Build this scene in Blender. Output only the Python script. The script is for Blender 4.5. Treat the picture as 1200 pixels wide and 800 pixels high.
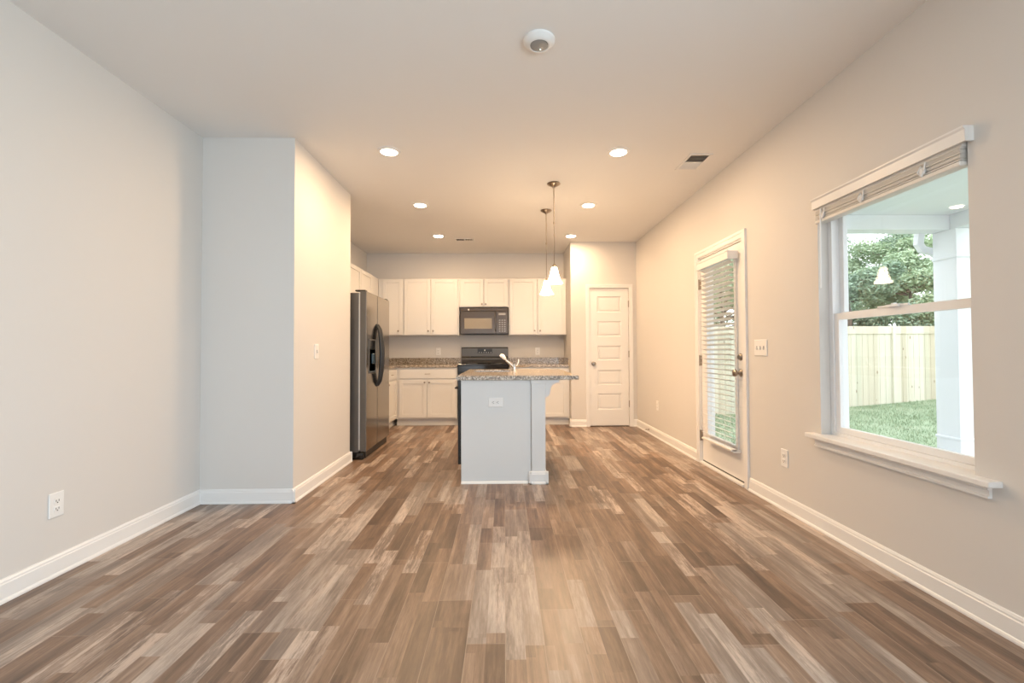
import bpy, bmesh, math, random
from mathutils import Vector, Matrix
random.seed(7)
for o in list(bpy.data.objects): bpy.data.objects.remove(o)
S = bpy.context.scene
COL = S.collection
PI = math.pi

# ------------------------------------------------------------------ camera
cd = bpy.data.cameras.new('camera'); cd.sensor_width = 36; cd.lens = 16; cd.clip_end = 300; cd.clip_start = .05
cam = bpy.data.objects.new('camera', cd); COL.objects.link(cam); S.camera = cam
YAW, PITCH, ROLL, CAMH = .0166, .0204, .0038, 1.124
def _dir(x, y, z):
    c, s = math.cos(PITCH), math.sin(PITCH); y, z = c*y - s*z, s*y + c*z
    c, s = math.cos(YAW), math.sin(YAW); return Vector((c*x + s*y, -s*x + c*y, z))
cr, sr = math.cos(ROLL), math.sin(ROLL)
rt, up, fw = _dir(cr, 0, -sr), _dir(sr, 0, cr), _dir(0, 1, 0)
m = Matrix((rt, up, -fw)).transposed().to_4x4(); m.translation = Vector((0, 0, CAMH)); cam.matrix_world = m

# ------------------------------------------------------------------ view, world, added fill lights
S.view_settings.view_transform = 'Standard'; S.view_settings.look = 'None'
S.view_settings.exposure = 0.04; S.view_settings.gamma = 1; S.view_settings.use_curve_mapping = False
W = bpy.data.worlds.new('overcast_sky'); S.world = W; W.use_nodes = True
wn = W.node_tree.nodes; wl = W.node_tree.links; wn.clear()
wo = wn.new('ShaderNodeOutputWorld'); wb = wn.new('ShaderNodeBackground'); wl.new(wb.outputs[0], wo.inputs[0])
wt = wn.new('ShaderNodeTexCoord'); ws = wn.new('ShaderNodeSeparateXYZ'); wr = wn.new('ShaderNodeValToRGB')
wl.new(wt.outputs['Generated'], ws.inputs[0]); wl.new(ws.outputs[2], wr.inputs[0]); wl.new(wr.outputs[0], wb.inputs[0])
wr.color_ramp.elements[0].position = 0; wr.color_ramp.elements[0].color = (.95, .97, 1, 1)
wr.color_ramp.elements[1].position = .9; wr.color_ramp.elements[1].color = (.78, .88, 1, 1)
wb.inputs[1].default_value = 3.4

def area(name, loc, rot, sx, sy, power, col, shape='RECTANGLE', spread=None):
    l = bpy.data.lights.new(name, 'AREA'); l.shape = shape; l.size = sx
    if shape in ('RECTANGLE', 'ELLIPSE'): l.size_y = sy
    l.energy = power; l.color = col
    if spread: l.spread = spread
    o = bpy.data.objects.new(name, l); COL.objects.link(o); o.location = loc; o.rotation_euler = rot
    return o
COOL = (.64, .85, 1.0)
REARX = (-1.4, 1.5)
area('rear_fill_light', (.05, -2.93, 1.35), (PI/2, 0, 0), 3.3, 1.9, 8, COOL)  # weak cool fill added behind the camera, standing in for daylight
area('side_fill_light', (2.0, -1.1, 1.4), (0, PI/2, 0), 1.5, 2.6, 140, COOL)  # main cool fill, added out of view to brighten the left wall
#area('window_daylight', (2.2, 2.34, 1.3), (0, PI/2, 0), 1.35, .9, 9, COOL)
LAMP_W, LAMP_C = 17.5, (1.0, .665, .38)

# ------------------------------------------------------------------ dimensions
XL, XB, XR, YA, YC, YP, XP, YB, H, YR = -2.2685, -1.5795, 1.9646, 3.44, 4.685, 6.725, .986, 7.52, 2.74, -3.0

# ------------------------------------------------------------------ materials
def mat(name, col=(.8,.8,.8), rough=.5, metal=0, spec=.5, **k):
    M = bpy.data.materials.new(name); M.use_nodes = True
    b = M.node_tree.nodes['Principled BSDF']
    b.inputs['Base Color'].default_value = (*col, 1); b.inputs['Roughness'].default_value = rough
    b.inputs['Metallic'].default_value = metal; b.inputs['Specular IOR Level'].default_value = spec
    for a, v in k.items(): b.inputs[a.replace('_', ' ')].default_value = v
    return M
class N:
    """small node-building helper"""
    def __init__(s, M): s.t = M.node_tree; s.b = s.t.nodes['Principled BSDF']
    def new(s, kind, **props):
        n = s.t.nodes.new(kind)
        for k, v in props.items(): setattr(n, k, v)
        return n
    def link(s, a, b): s.t.links.new(a, b)
    def setin(s, sock, v):
        if hasattr(v, 'is_output'): s.link(v, sock)
        else: sock.default_value = v
    def math(s, op, a, b=0.0, c=None):
        n = s.new('ShaderNodeMath', operation=op); s.setin(n.inputs[0], a); s.setin(n.inputs[1], b)
        if c is not None: s.setin(n.inputs[2], c)
        return n.outputs[0]
    def pos(s): return s.new('ShaderNodeTexCoord').outputs['Object']
    def noise(s, vec, scale, detail=3, rough=.5, out='Fac'):
        n = s.new('ShaderNodeTexNoise'); s.link(vec, n.inputs['Vector']); n.inputs['Scale'].default_value = scale
        n.inputs['Detail'].default_value = detail; n.inputs['Roughness'].default_value = rough; return n.outputs[out]
    def scaled(s, vec, sc):
        n = s.new('ShaderNodeMapping'); s.link(vec, n.inputs[0]); n.inputs['Scale'].default_value = sc; return n.outputs[0]
    def ramp(s, fac, stops, interp='LINEAR'):
        n = s.new('ShaderNodeValToRGB'); s.link(fac, n.inputs[0]); r = n.color_ramp; r.interpolation = interp
        while len(r.elements) < len(stops): r.elements.new(.5)
        for e, (p, c) in zip(r.elements, stops): e.position = p; e.color = (*c, 1)
        return n.outputs[0]
    def mix(s, f, a, b, mode='MIX'):
        n = s.new('ShaderNodeMix', data_type='RGBA', blend_type=mode)
        s.setin(n.inputs[0], f)
        for i, v in ((6, a), (7, b)):
            if hasattr(v, 'is_output'): s.link(v, n.inputs[i])
            else: n.inputs[i].default_value = (*v, 1)
        return n.outputs[2]
    def bump(s, h, strength, dist=.01):
        n = s.new('ShaderNodeBump'); s.link(h, n.inputs['Height']); n.inputs['Strength'].default_value = strength
        n.inputs['Distance'].default_value = dist; s.link(n.outputs[0], s.b.inputs['Normal'])

def paint(name, col, rough=.6, bump=.06, sc=180, spec=.3):
    M = mat(name, col, rough, spec=spec); n = N(M); p = n.pos()
    n.bump(n.noise(p, sc, 2), bump, .002)
    v = n.noise(p, 1.3, 2)
    n.link(n.mix(v, tuple(c*.985 for c in col), tuple(min(1, c*1.01) for c in col)), n.b.inputs['Base Color'])
    return M
M_wall = paint('greige_wall_paint', (.67, .645, .615), .55)
M_ceil = paint('flat_ceiling_paint', (.81, .80, .785), .9, .1, 120, .1)
M_trim = paint('white_trim_paint', (.80, .79, .775), .32, .01, 40, .5)
M_cab = paint('white_cabinet_paint', (.70, .685, .66), .35, .01, 60, .5)
M_island = paint('island_panel_paint', (.69, .69, .68), .4, .01, 60, .5)
M_plate = mat('white_plastic', (.82, .81, .79), .3)
M_slot = mat('dark_slot', (.05, .05, .05), .6)
M_greyslot = mat('grey_plastic', (.34, .34, .35), .5)
M_vinyl = mat('white_vinyl', (.84, .85, .86), .3)
M_blind = mat('white_blind_slat', (.74, .72, .68), .4)
M_nick = mat('satin_nickel', (.36, .31, .26), .28, 1)
M_chrome = mat('brushed_steel', (.62, .6, .57), .22, 1)
M_black = mat('gloss_black_enamel', (.012, .011, .010), .12)
M_blackp = mat('black_plastic', (.015, .014, .013), .35)
M_slate = mat('black_stainless_side', (.12, .11, .10), .38, .55)
M_slated = mat('black_stainless_door', (.34, .30, .25), .17, 1)
M_gasket = mat('light_gasket', (.55, .53, .5), .5)
M_mwglass = mat('microwave_window_mesh', (.28, .24, .18), .35)
M_mw = mat('microwave_black_face', (.07, .052, .036), .2)
M_disp = mat('dark_blue_dispenser', (.03, .06, .09), .15)
M_grille = mat('vent_dark', (.12, .11, .1), .7)
M_mark = mat('range_print', (.75, .72, .66), .4)
M_sdgrey = mat('detector_grey', (.22, .24, .25), .35)
M_ext = paint('white_exterior_trim', (.82, .84, .86), .5, .03, 40)
M_conc = paint('concrete', (.52, .52, .5), .8, .3, 60)
M_siding = paint('pale_siding', (.6, .62, .64), .6, .05, 40)
M_roofg = paint('grey_shingles', (.2, .22, .25), .9, .3, 30)
M_copper = mat('warm_brass', (.5, .36, .2), .3, 1)

def emit(name, col, st):
    M = mat(name, (.9, .88, .84), .4); b = M.node_tree.nodes['Principled BSDF']
    b.inputs['Emission Color'].default_value = (*col, 1); b.inputs['Emission Strength'].default_value = st; return M
M_lamp = emit('lit_lamp_lens', (1, .86, .66), 24)
M_shade = emit('lit_frosted_glass', (1, .84, .6), 14)
_t = M_shade.node_tree; _b = _t.nodes['Principled BSDF']; _m = _t.nodes.new('ShaderNodeMixShader'); _tr = _t.nodes.new('ShaderNodeBsdfTransparent'); _m.inputs[0].default_value = .45
_t.links.new(_b.outputs[0], _m.inputs[1]); _t.links.new(_tr.outputs[0], _m.inputs[2]); _t.links.new(_m.outputs[0], _t.nodes['Material Output'].inputs[0])
M_led = emit('status_led', (.8, 1, .9), 1.2)

# glass pane: clear with its own fresnel reflection
def glass_mat():
    M = bpy.data.materials.new('window_glass'); M.use_nodes = True; t = M.node_tree; t.nodes.clear()
    o = t.nodes.new('ShaderNodeOutputMaterial'); mx = t.nodes.new('ShaderNodeMixShader')
    a = t.nodes.new('ShaderNodeBsdfTransparent'); a.inputs[0].default_value = (.985, .99, .99, 1)
    g = t.nodes.new('ShaderNodeBsdfGlossy'); g.inputs['Roughness'].default_value = .01
    f = t.nodes.new('ShaderNodeFresnel')      # thin pane: both faces reflect alike, no total internal reflection
    gm = t.nodes.new('ShaderNodeNewGeometry'); mr = t.nodes.new('ShaderNodeMapRange'); mr.inputs[3].default_value = 1.45; mr.inputs[4].default_value = 1/1.45
    t.links.new(gm.outputs['Backfacing'], mr.inputs[0]); t.links.new(mr.outputs[0], f.inputs[0])
    t.links.new(f.outputs[0], mx.inputs[0]); t.links.new(a.outputs[0], mx.inputs[1]); t.links.new(g.outputs[0], mx.inputs[2])
    t.links.new(mx.outputs[0], o.inputs[0]); return M
M_glass = glass_mat()

# floor: wood-look plank tiles running away from the camera
def floor_mat():
    M = mat('wood_plank_tile', rough=.36, spec=.5); n = N(M); p = n.pos()
    xyz = n.new('ShaderNodeSeparateXYZ'); n.link(p, xyz.inputs[0]); X, Y = xyz.outputs[0], xyz.outputs[1]
    def cells(w, L, seed):
        r = n.math('FLOOR', n.math('DIVIDE', X, w))
        wn_ = n.new('ShaderNodeTexWhiteNoise', noise_dimensions='1D'); n.link(n.math('ADD', r, seed), wn_.inputs['W'])
        yo = n.math('ADD', n.math('DIVIDE', Y, L), n.math('MULTIPLY', wn_.outputs[0], 7.3))
        c = n.math('FLOOR', yo)
        cv = n.new('ShaderNodeCombineXYZ'); n.link(r, cv.inputs[0]); n.link(c, cv.inputs[1]); cv.inputs[2].default_value = seed
        w2 = n.new('ShaderNodeTexWhiteNoise', noise_dimensions='3D'); n.link(cv.outputs[0], w2.inputs['Vector'])
        return r, c, n.math('FRACT', n.math('DIVIDE', X, w)), n.math('FRACT', yo), w2.outputs[0], w2.outputs[1]
    PW, PL = .150, .92
    r, c, fx, fy, v1, vc1 = cells(PW, PL, 3.7)
    _, _, _, _, v2, vc2 = cells(PW/2, .55, 11.3)
    _, _, _, _, v3, vc3 = cells(PW/4, .63, 23.9)
    val = n.math('ADD', n.math('MULTIPLY', v1, .42), n.math('ADD', n.math('MULTIPLY', v2, .40), n.math('MULTIPLY', v3, .18)))
    # grain: noise stretched along the plank, shifted per strip
    off = n.new('ShaderNodeVectorMath', operation='MULTIPLY_ADD'); n.link(vc2, off.inputs[0]); off.inputs[1].default_value = (9, 9, 9); n.link(p, off.inputs[2])
    g1 = n.noise(n.scaled(off.outputs[0], (42, 2.6, 1)), 1.0, 6, .68)
    g2 = n.noise(n.scaled(off.outputs[0], (11, 1.7, 1)), 1.0, 5, .65)
    g3 = n.noise(n.scaled(off.outputs[0], (150, 12, 1)), 1.0, 4, .65)
    tone = n.math('ADD', n.math('MULTIPLY', n.math('SUBTRACT', val, .5), .70), n.math('MULTIPLY', n.math('SUBTRACT', g2, .5), .85))
    tone = n.math('ADD', tone, n.math('MULTIPLY', n.math('SUBTRACT', g1, .5), .70))
    tone = n.math('ADD', n.math('ADD', tone, .5), n.math('MULTIPLY', n.math('SUBTRACT', g3, .5), .22))
    colr = n.ramp(tone, [(0.05, (.070, .044, .031)), (.28, (.130, .082, .055)), (.45, (.205, .131, .088)), (.60, (.285, .190, .132)), (.74, (.39, .28, .21)), (.92, (.54, .43, .35))])
    grey = n.ramp(tone, [(.05, (.065, .053, .047)), (.35, (.145, .117, .100)), (.6, (.235, .195, .166)), (.9, (.46, .40, .35))])
    gf = n.ramp(n.math('ADD', n.math('MULTIPLY', v2, .5), n.math('MULTIPLY', v1, .5)), [(.42, (0, 0, 0)), (.68, (.75, .75, .75))])
    colr = n.mix(gf, colr, grey)
    # worn whitewash left in ragged streaks on some strips
    ww = n.noise(n.scaled(off.outputs[0], (17, 2.2, 1)), 1.0, 8, .78)
    wsel = n.ramp(n.new('ShaderNodeSeparateColor').outputs[0] if False else v2, [(.66, (0, 0, 0)), (.90, (1, 1, 1))])
    wm = n.ramp(n.math('ADD', ww, n.math('MULTIPLY', n.math('SUBTRACT', g3, .5), .35)), [(.47, (0, 0, 0)), (.60, (1, 1, 1))])
    wf = n.math('MULTIPLY', n.math('MULTIPLY', wsel, wm), .72)
    colr = n.mix(wf, colr, (.60, .475, .39))
    # grout
    ex = n.math('MINIMUM', fx, n.math('SUBTRACT', 1, fx)); ey = n.math('MINIMUM', fy, n.math('SUBTRACT', 1, fy))
    dx = n.math('MULTIPLY', ex, PW); dy = n.math('MULTIPLY', ey, PL)
    gd = n.math('MINIMUM', dx, dy)
    gm = n.math('LESS_THAN', gd, .0016)
    colr = n.mix(n.math('MULTIPLY', gm, .6), colr, (.33, .245, .19))
    n.link(colr, n.b.inputs['Base Color'])
    rr = n.new('ShaderNodeMapRange'); n.link(g2, rr.inputs[0]); rr.inputs[3].default_value = .28; rr.inputs[4].default_value = .46; n.link(rr.outputs[0], n.b.inputs['Roughness'])
    hh = n.math('ADD', n.math('MULTIPLY', n.math('MINIMUM', gd, .003), 120), n.math('MULTIPLY', g1, .18))
    n.bump(hh, .35, .002)
    return M
M_floor = floor_mat()

def granite_mat():
    M = mat('speckled_granite', rough=.14, spec=.6); n = N(M); p = n.pos()
    v = n.new('ShaderNodeTexVoronoi', feature='F1'); n.link(p, v.inputs['Vector']); v.inputs['Scale'].default_value = 120
    s = n.new('ShaderNodeSeparateColor'); n.link(v.outputs['Color'], s.inputs[0])
    f = n.math('ADD', n.math('MULTIPLY', s.outputs[0], .6), n.math('MULTIPLY', n.noise(p, 30, 4, .65), .55))
    c = n.ramp(f, [(.20, (.035, .028, .02)), (.36, (.14, .105, .07)), (.5, (.26, .205, .145)), (.66, (.38, .315, .24)), (.84, (.62, .55, .46))])
    n.link(c, n.b.inputs['Base Color']); return M
M_gran = granite_mat()

def fence_mat():
    M = mat('pale_pine_boards', rough=.8, spec=.2); n = N(M); p = n.pos()
    xyz = n.new('ShaderNodeSeparateXYZ'); n.link(p, xyz.inputs[0])
    r = n.math('FLOOR', n.math('DIVIDE', xyz.outputs[0], .14))
    w = n.new('ShaderNodeTexWhiteNoise', noise_dimensions='1D'); n.link(r, w.inputs['W'])
    base = n.ramp(w.outputs[0], [(0, (.55, .49, .37)), (.3, (.68, .64, .52)), (.6, (.75, .73, .62)), (.85, (.60, .59, .47)), (1, (.68, .58, .45))])
    g = n.noise(n.scaled(p, (26, 1, 1.4)), 1, 4, .6)
    base = n.mix(n.math('MULTIPLY', g, .5), base, (.6, .5, .34), 'MULTIPLY')
    v = n.new('ShaderNodeTexVoronoi', feature='F1'); n.link(n.scaled(p, (7, 1, 2.6)), v.inputs['Vector']); v.inputs['Scale'].default_value = 1
    k = n.math('LESS_THAN', v.outputs['Distance'], .11)
    base = n.mix(n.math('MULTIPLY', k, .75), base, (.22, .14, .08))
    n.link(base, n.b.inputs['Base Color']); return M
M_fence = fence_mat()
def grass_mat():
    M = mat('lawn', rough=.9, spec=.1); n = N(M); p = n.pos()
    f = n.math('ADD', n.math('MULTIPLY', n.noise(p, 1.6, 4), .6), n.math('MULTIPLY', n.noise(p, 26, 3), .4))
    n.link(n.ramp(f, [(.3, (.19, .25, .14)), (.5, (.30, .37, .23)), (.7, (.44, .48, .34))]), n.b.inputs['Base Color'])
    n.bump(n.noise(p, 40, 3), .6, .03); return M
M_grass = grass_mat()
def leaf_mat(name, a, b_):
    M = mat(name, rough=.6, spec=.3); n = N(M); p = n.pos()
    n.link(n.ramp(n.noise(p, 2.2, 4), [(.3, a), (.7, b_)]), n.b.inputs['Base Color'])
    n.b.inputs['Subsurface Weight'].default_value = 0
    return M
M_leafA = leaf_mat('mid_green_leaves', (.28, .37, .22), (.55, .66, .44))
M_leafB = leaf_mat('dark_green_leaves', (.18, .26, .17), (.38, .48, .34))
M_bark = paint('bark', (.16, .125, .10), .9, .5, 20)

# ------------------------------------------------------------------ mesh helpers
def box(bm, x0, x1, y0, y1, z0, z1, bev=0, seg=1):
    x0, x1 = sorted((x0, x1)); y0, y1 = sorted((y0, y1)); z0, z1 = sorted((z0, z1))
    v = [bm.verts.new((x, y, z)) for z in (z0, z1) for x, y in ((x0, y0), (x1, y0), (x1, y1), (x0, y1))]
    fs = [bm.faces.new([v[i] for i in f]) for f in ((3,2,1,0), (4,5,6,7), (0,1,5,4), (1,2,6,5), (2,3,7,6), (3,0,4,7))]
    if bev:
        es = list({e for f in fs for e in f.edges})
        bmesh.ops.bevel(bm, geom=es, offset=bev, segments=seg, affect='EDGES', profile=.5)
def prism(bm, pts, axis, a, b, bev=0):
    """extrude a closed 2-D outline along axis from a to b; pts give the other two axes in xyz order"""
    def P(p, t):
        if axis == 0: return (t, p[0], p[1])
        if axis == 1: return (p[0], t, p[1])
        return (p[0], p[1], t)
    A = [bm.verts.new(P(p, a)) for p in pts]; B = [bm.verts.new(P(p, b)) for p in pts]; n = len(pts)
    fs = [bm.faces.new(A), bm.faces.new(B[::-1])]
    for i in range(n): fs.append(bm.faces.new((A[i], B[i], B[(i+1) % n], A[(i+1) % n])))
    bmesh.ops.recalc_face_normals(bm, faces=fs)
    if bev: bmesh.ops.bevel(bm, geom=list({e for f in fs for e in f.edges}), offset=bev, segments=1, affect='EDGES')
def lathe(bm, prof, c, axis=2, seg=24, sgn=1):
    """revolve (r, t) profile about an axis through c"""
    rings = []
    for r, t in prof:
        ring = []
        for k in range(seg):
            a = 2*PI*k/seg; u, w = r*math.cos(a), r*math.sin(a); t_ = t*sgn
            d = (t_, u, w) if axis == 0 else (u, t_, w) if axis == 1 else (u, w, t_)
            ring.append(bm.verts.new((c[0]+d[0], c[1]+d[1], c[2]+d[2])))
        rings.append(ring)
    fs = []
    for A, B in zip(rings, rings[1:]):
        for k in range(seg): fs.append(bm.faces.new((A[k], A[(k+1) % seg], B[(k+1) % seg], B[k])))
    if prof[0][0] > 1e-5: fs.append(bm.faces.new(rings[0][::-1]))
    if prof[-1][0] > 1e-5: fs.append(bm.faces.new(rings[-1]))
    bmesh.ops.remove_doubles(bm, verts=[v for r in rings for v in r], dist=1e-6)
    return fs
def tube(bm, pts, r, seg=10, rs=None):
    pts = [Vector(p) for p in pts]; rings = []; prev = None
    for i, p in enumerate(pts):
        d = ((pts[i+1] if i+1 < len(pts) else p) - (pts[i-1] if i else p)).normalized()
        if prev is None:
            ref = Vector((0, 0, 1)) if abs(d.z) < .9 else Vector((1, 0, 0)); a = d.cross(ref).normalized()
        else:
            a = (prev - d*prev.dot(d)).normalized()
        prev = a; b = d.cross(a); rr = rs[i] if rs else r
        rings.append([bm.verts.new(p + (a*math.cos(2*PI*k/seg) + b*math.sin(2*PI*k/seg))*rr) for k in range(seg)])
    for A, B in zip(rings, rings[1:]):
        for k in range(seg): bm.faces.new((A[k], A[(k+1) % seg], B[(k+1) % seg], B[k]))
    bm.faces.new(rings[0][::-1]); bm.faces.new(rings[-1])
def obj(name, bm, m, parent=None, smooth=False, origin=None):
    me = bpy.data.meshes.new(name)
    bmesh.ops.recalc_face_normals(bm, faces=bm.faces)
    if smooth:
        for f in bm.faces: f.smooth = True
        for e in bm.edges:
            if len(e.link_faces) == 2 and e.calc_face_angle(0) > .6: e.smooth = False
    if origin is not None:
        for v in bm.verts: v.co -= Vector(origin)
    bm.to_mesh(me); bm.free(); me.materials.append(m)
    o = bpy.data.objects.new(name, me); COL.objects.link(o)
    if origin is not None: o.location = origin
    if parent: o.parent = parent
    return o
def BM(): return bmesh.new()
def B1(*a, **k):
    bm = BM(); box(bm, *a, **k); return bm
def tag(o, label, cat, group=None, kind=None):
    o['label'] = label; o['category'] = cat
    if group: o['group'] = group
    if kind: o['kind'] = kind
    return o
def thing(name, label, cat, loc=(0,0,0), group=None):
    o = bpy.data.objects.new(name, None); COL.objects.link(o); o.location = loc; o.empty_display_size = .05
    return tag(o, label, cat, group)
def part(name, bm, m, parent, label=None, **k):
    """geometry in world coordinates, child of a thing whose empty may be moved off the origin"""
    w = Vector(parent.get('_w', (0, 0, 0)))
    for v in bm.verts: v.co -= w
    o = obj(name, bm, m, parent, **k); o['_w'] = w
    if label: o['label'] = label
    return o
def root(name, label, cat, loc, group=None):
    o = thing(name, label, cat, loc, group); o['_w'] = loc; return o
def struct(name, bm, m, parent=None, label=None):
    o = obj(name, bm, m, parent)
    if not parent: o['kind'] = 'structure'
    if label: o['label'] = label; o['category'] = name.split('_')[0]
    return o
def sroot(name, label, loc):
    o = root(name, label, name.split('_')[0], loc); o['kind'] = 'structure'; return o
def copy_tree(o, parent=None):
    c = o.copy(); COL.objects.link(c); c.parent = parent
    for ch in [x for x in ALL(o)]: copy_tree(ch, c)
    return c
def ALL(o): return [x for x in bpy.data.objects if x.parent == o and not x.get('_dup')]

# ------------------------------------------------------------------ room shell
T = .14
struct('floor', B1(XL-T, XR+T, YR-T, YB+T, -.1, 0), M_floor, label='brown wood-look plank floor running the length of the room')
struct('ceiling', B1(XL-T, XR+T, YR-T, YB+T, H, H+.1), M_ceil, label='smooth pale painted ceiling over the whole room')
struct('wall_left', B1(XL-T, XL, YR-T, YB+T, 0, H), M_wall, label='long plain grey wall on the left')
struct('wall_closet', B1(XL, XB, YA, YC, 0, H), M_wall, label='boxed-out wall block jutting in before the refrigerator')
struct('wall_back', B1(XL, XP+.1, YB, YB+T, 0, H), M_wall, label='back wall behind the white kitchen cabinets')
# pantry wall with door opening
DX0, DX1, DZ = 1.262, 1.848, 2.05
bm = BM()
box(bm, XP, DX0, YP, YP+.11, 0, H); box(bm, DX1, XR, YP, YP+.11, 0, H); box(bm, DX0, DX1, YP, YP+.11, DZ, H)
box(bm, XP, XP+.11, YP+.11, YB+T, 0, H); box(bm, XP+.11, XR, YB, YB+T, 0, H)
struct('wall_pantry', bm, M_wall, label='short wall with the narrow pantry door')
# right wall with door + window + added rear side window opening
EY0, EY1, EZ = 3.705, 4.545, 2.045           # exterior door opening
WY0, WY1, WZ0, WZ1 = 1.88, 2.805, .595, 2.03  # window opening
SY0, SY1 = -2.4, .2
XO = XR + T
bm = BM()
for y0, y1, z0, z1 in ((YR, SY0, 0, H), (SY0, SY1, 0, .55), (SY0, SY1, 2.1, H), (SY1, WY0, 0, H), (WY0, WY1, 0, WZ0), (WY0, WY1, WZ1, H),
                       (WY1, EY0, 0, H), (EY0, EY1, EZ, H), (EY1, YB+T, 0, H)):
    box(bm, XR, XO, y0, y1, z0, z1)
bmesh.ops.remove_doubles(bm, verts=bm.verts, dist=1e-5)
struct('wall_right', bm, M_wall, label='long wall on the right holding the window and glazed door')
bm = BM()
for x0, x1, z0, z1 in ((XL, -1.65, 0, H), (1.75, XR, 0, H), (-1.65, 1.75, 0, .35), (-1.65, 1.75, 2.35, H)): box(bm, x0, x1, YR-T, YR, z0, z1)
struct('wall_rear', bm, M_wall, label='wall behind the camera with an added wide window opening')

# baseboards
BH, BT = .105, .014
def base_profile(s=1):   # offsets from the wall
    return [(0, 0), (.022, 0), (.022, .008), (.018, .016), (.0145, .019), (.0145, .082), (.011, .087), (.011, .094), (.006, .103), (0, .105)]
def baseboard(name, axis, wallpos, sgn, a, b, label, bm=None):
    own = bm is None
    if own: bm = BM()
    prof = base_profile()
    pts = [(wallpos + sgn*d, z) for d, z in prof]
    if axis == 1: prism(bm, pts, 1, a, b)       # runs along Y on an X=const wall
    else: prism(bm, pts, 0, a, b)
    if own: struct(name, bm, M_trim, label=label)
baseboard('baseboard_left', 1, XL, 1, YR, YA, 'white baseboard along the left wall')
bm = BM(); baseboard('', 0, YA, -1, XL, XB+.022, '', bm); baseboard('', 1, XB, 1, YA-.022, YC, '', bm); baseboard('', 0, YC, 1, XB-.3, XB+.022, '', bm)
struct('baseboard_closet', bm, M_trim, label='white baseboard wrapping the boxed-out wall block')
bm = BM(); baseboard('', 1, XR, -1, YR, EY0-.075, '', bm); baseboard('', 1, XR, -1, EY1+.075, YP, '', bm)
struct('baseboard_right', bm, M_trim, label='white baseboard along the right wall, broken by the glazed door')
bm = BM(); baseboard('', 0, YP, -1, XP-.022, DX0-.058, '', bm); baseboard('', 0, YP, -1, DX1+.058, XR, '', bm); baseboard('', 1, XP, -1, YP-.022, YP+.12, '', bm)
struct('baseboard_pantry', bm, M_trim, label='white baseboard pieces beside the pantry door')

# ------------------------------------------------------------------ casings
def casing_profile_strip(bm, axis, fixed, sgn, u0, u1, z0, z1, w=.057):
    """casing around an opening (u0..u1, up to z1) on wall plane `fixed`; mitred frame of two steps"""
    for (i, o, d) in ((0, w-.002, .010), (.006, w-.004, .014), (w-.024, w, .018)):
        outer = [(u0-o, z0), (u0-o, z1+o), (u1+o, z1+o), (u1+o, z0)]
        inner = [(u1+i, z0), (u1+i, z1+i), (u0-i, z1+i), (u0-i, z0)]
        prism(bm, outer + inner, axis, fixed, fixed + sgn*d)
bm = BM(); casing_profile_strip(bm, 1, YP, -1, DX0, DX1, 0, DZ)
struct('trim_1', bm, M_trim, label='white casing around the pantry door')
bm = BM(); casing_profile_strip(bm, 0, XR, -1, EY0, EY1, 0, EZ, .065)
box(bm, XR, XO, EY0-.0, EY0+.012, 0, EZ); box(bm, XR, XO, EY1-.012, EY1, 0, EZ); box(bm, XR, XO, EY0, EY1, EZ-.012, EZ)
struct('trim_2', bm, M_trim, label='white casing and jamb around the glazed exterior door')

# ------------------------------------------------------------------ pantry door (five panels)
d1 = sroot('door_1', 'narrow white five-panel pantry door', (1.555, YP, 0))
bm = BM(); f = YP + .012; b = YP + .047; x0, x1, z0, z1 = DX0+.004, DX1-.004, .014, DZ-.004
px0, px1 = 1.378, 1.738
pz = [(.249, .488), (.614, .835), (.979, 1.194), (1.328, 1.561), (1.688, 1.929)]
def panelled(bm, axis, face, back, u0, u1, z0, z1, panels, sg):
    """slab with recessed-and-raised panels; face = front plane, sg = outward sign along axis"""
    def bx(a0, a1, u0, u1, z0, z1, bev=0):
        if axis == 1: box(bm, u0, u1, a0, a1, z0, z1, bev=bev)
        else: box(bm, a0, a1, u0, u1, z0, z1, bev=bev)
    rec = face - sg*.011
    bx(rec, back, u0, u1, z0, z1)
    # stiles and rails in front of the recess
    pu0 = min(p[0] for p in panels); pu1 = max(p[1] for p in panels)
    zs = sorted({(p[2], p[3]) for p in panels})
    bx(face, rec, u0, pu0, z0, z1); bx(face, rec, pu1, u1, z0, z1)
    prev = z0
    for a, c in zs: bx(face, rec, pu0, pu1, prev, a); prev = c
    bx(face, rec, pu0, pu1, prev, z1)
    for (a, c, e, g) in panels:
        # sloped sticking + raised field
        s = .016
        for sgn2, lo, hi in ((0, e, e+s), (1, g-s, g)):
            pts = [(lo if sgn2 == 0 else hi, face), (lo if sgn2 == 0 else hi, rec), (hi if sgn2 == 0 else lo, rec)]
            if axis == 1: prism(bm, [(q[1], q[0]) for q in pts], 0, a, c)
            else: prism(bm, [(q[1], q[0]) for q in pts], 1, a, c)
        for sgn2, lo, hi in ((0, a, a+s), (1, c-s, c)):
            pts = [(lo if sgn2 == 0 else hi, face), (lo if sgn2 == 0 else hi, rec), (hi if sgn2 == 0 else lo, rec)]
            if axis == 1: prism(bm, pts, 2, e, g)
            else: prism(bm, [(q[1], q[0]) for q in pts], 2, e, g)
        bx(face - sg*.002, rec, a+.032, c-.032, e+.032, g-.032, bev=.006)
panelled(bm, 1, f, b, x0, x1, z0, z1, [(px0, px1, a, c) for a, c in pz], -1)
slab = part('slab', bm, M_trim, d1)
bm = BM(); lathe(bm, [(.0, 0), (.030, 0), (.031, .004), (.026, .008), (.011, .012), (.010, .030), (.020, .036), (.028, .046), (.029, .055), (.022, .064), (0, .067)], (1.318, f, .930), 1, 24, -1)
part('door_knob', bm, M_nick, slab, 'round brown nickel door knob', smooth=True)
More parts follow.
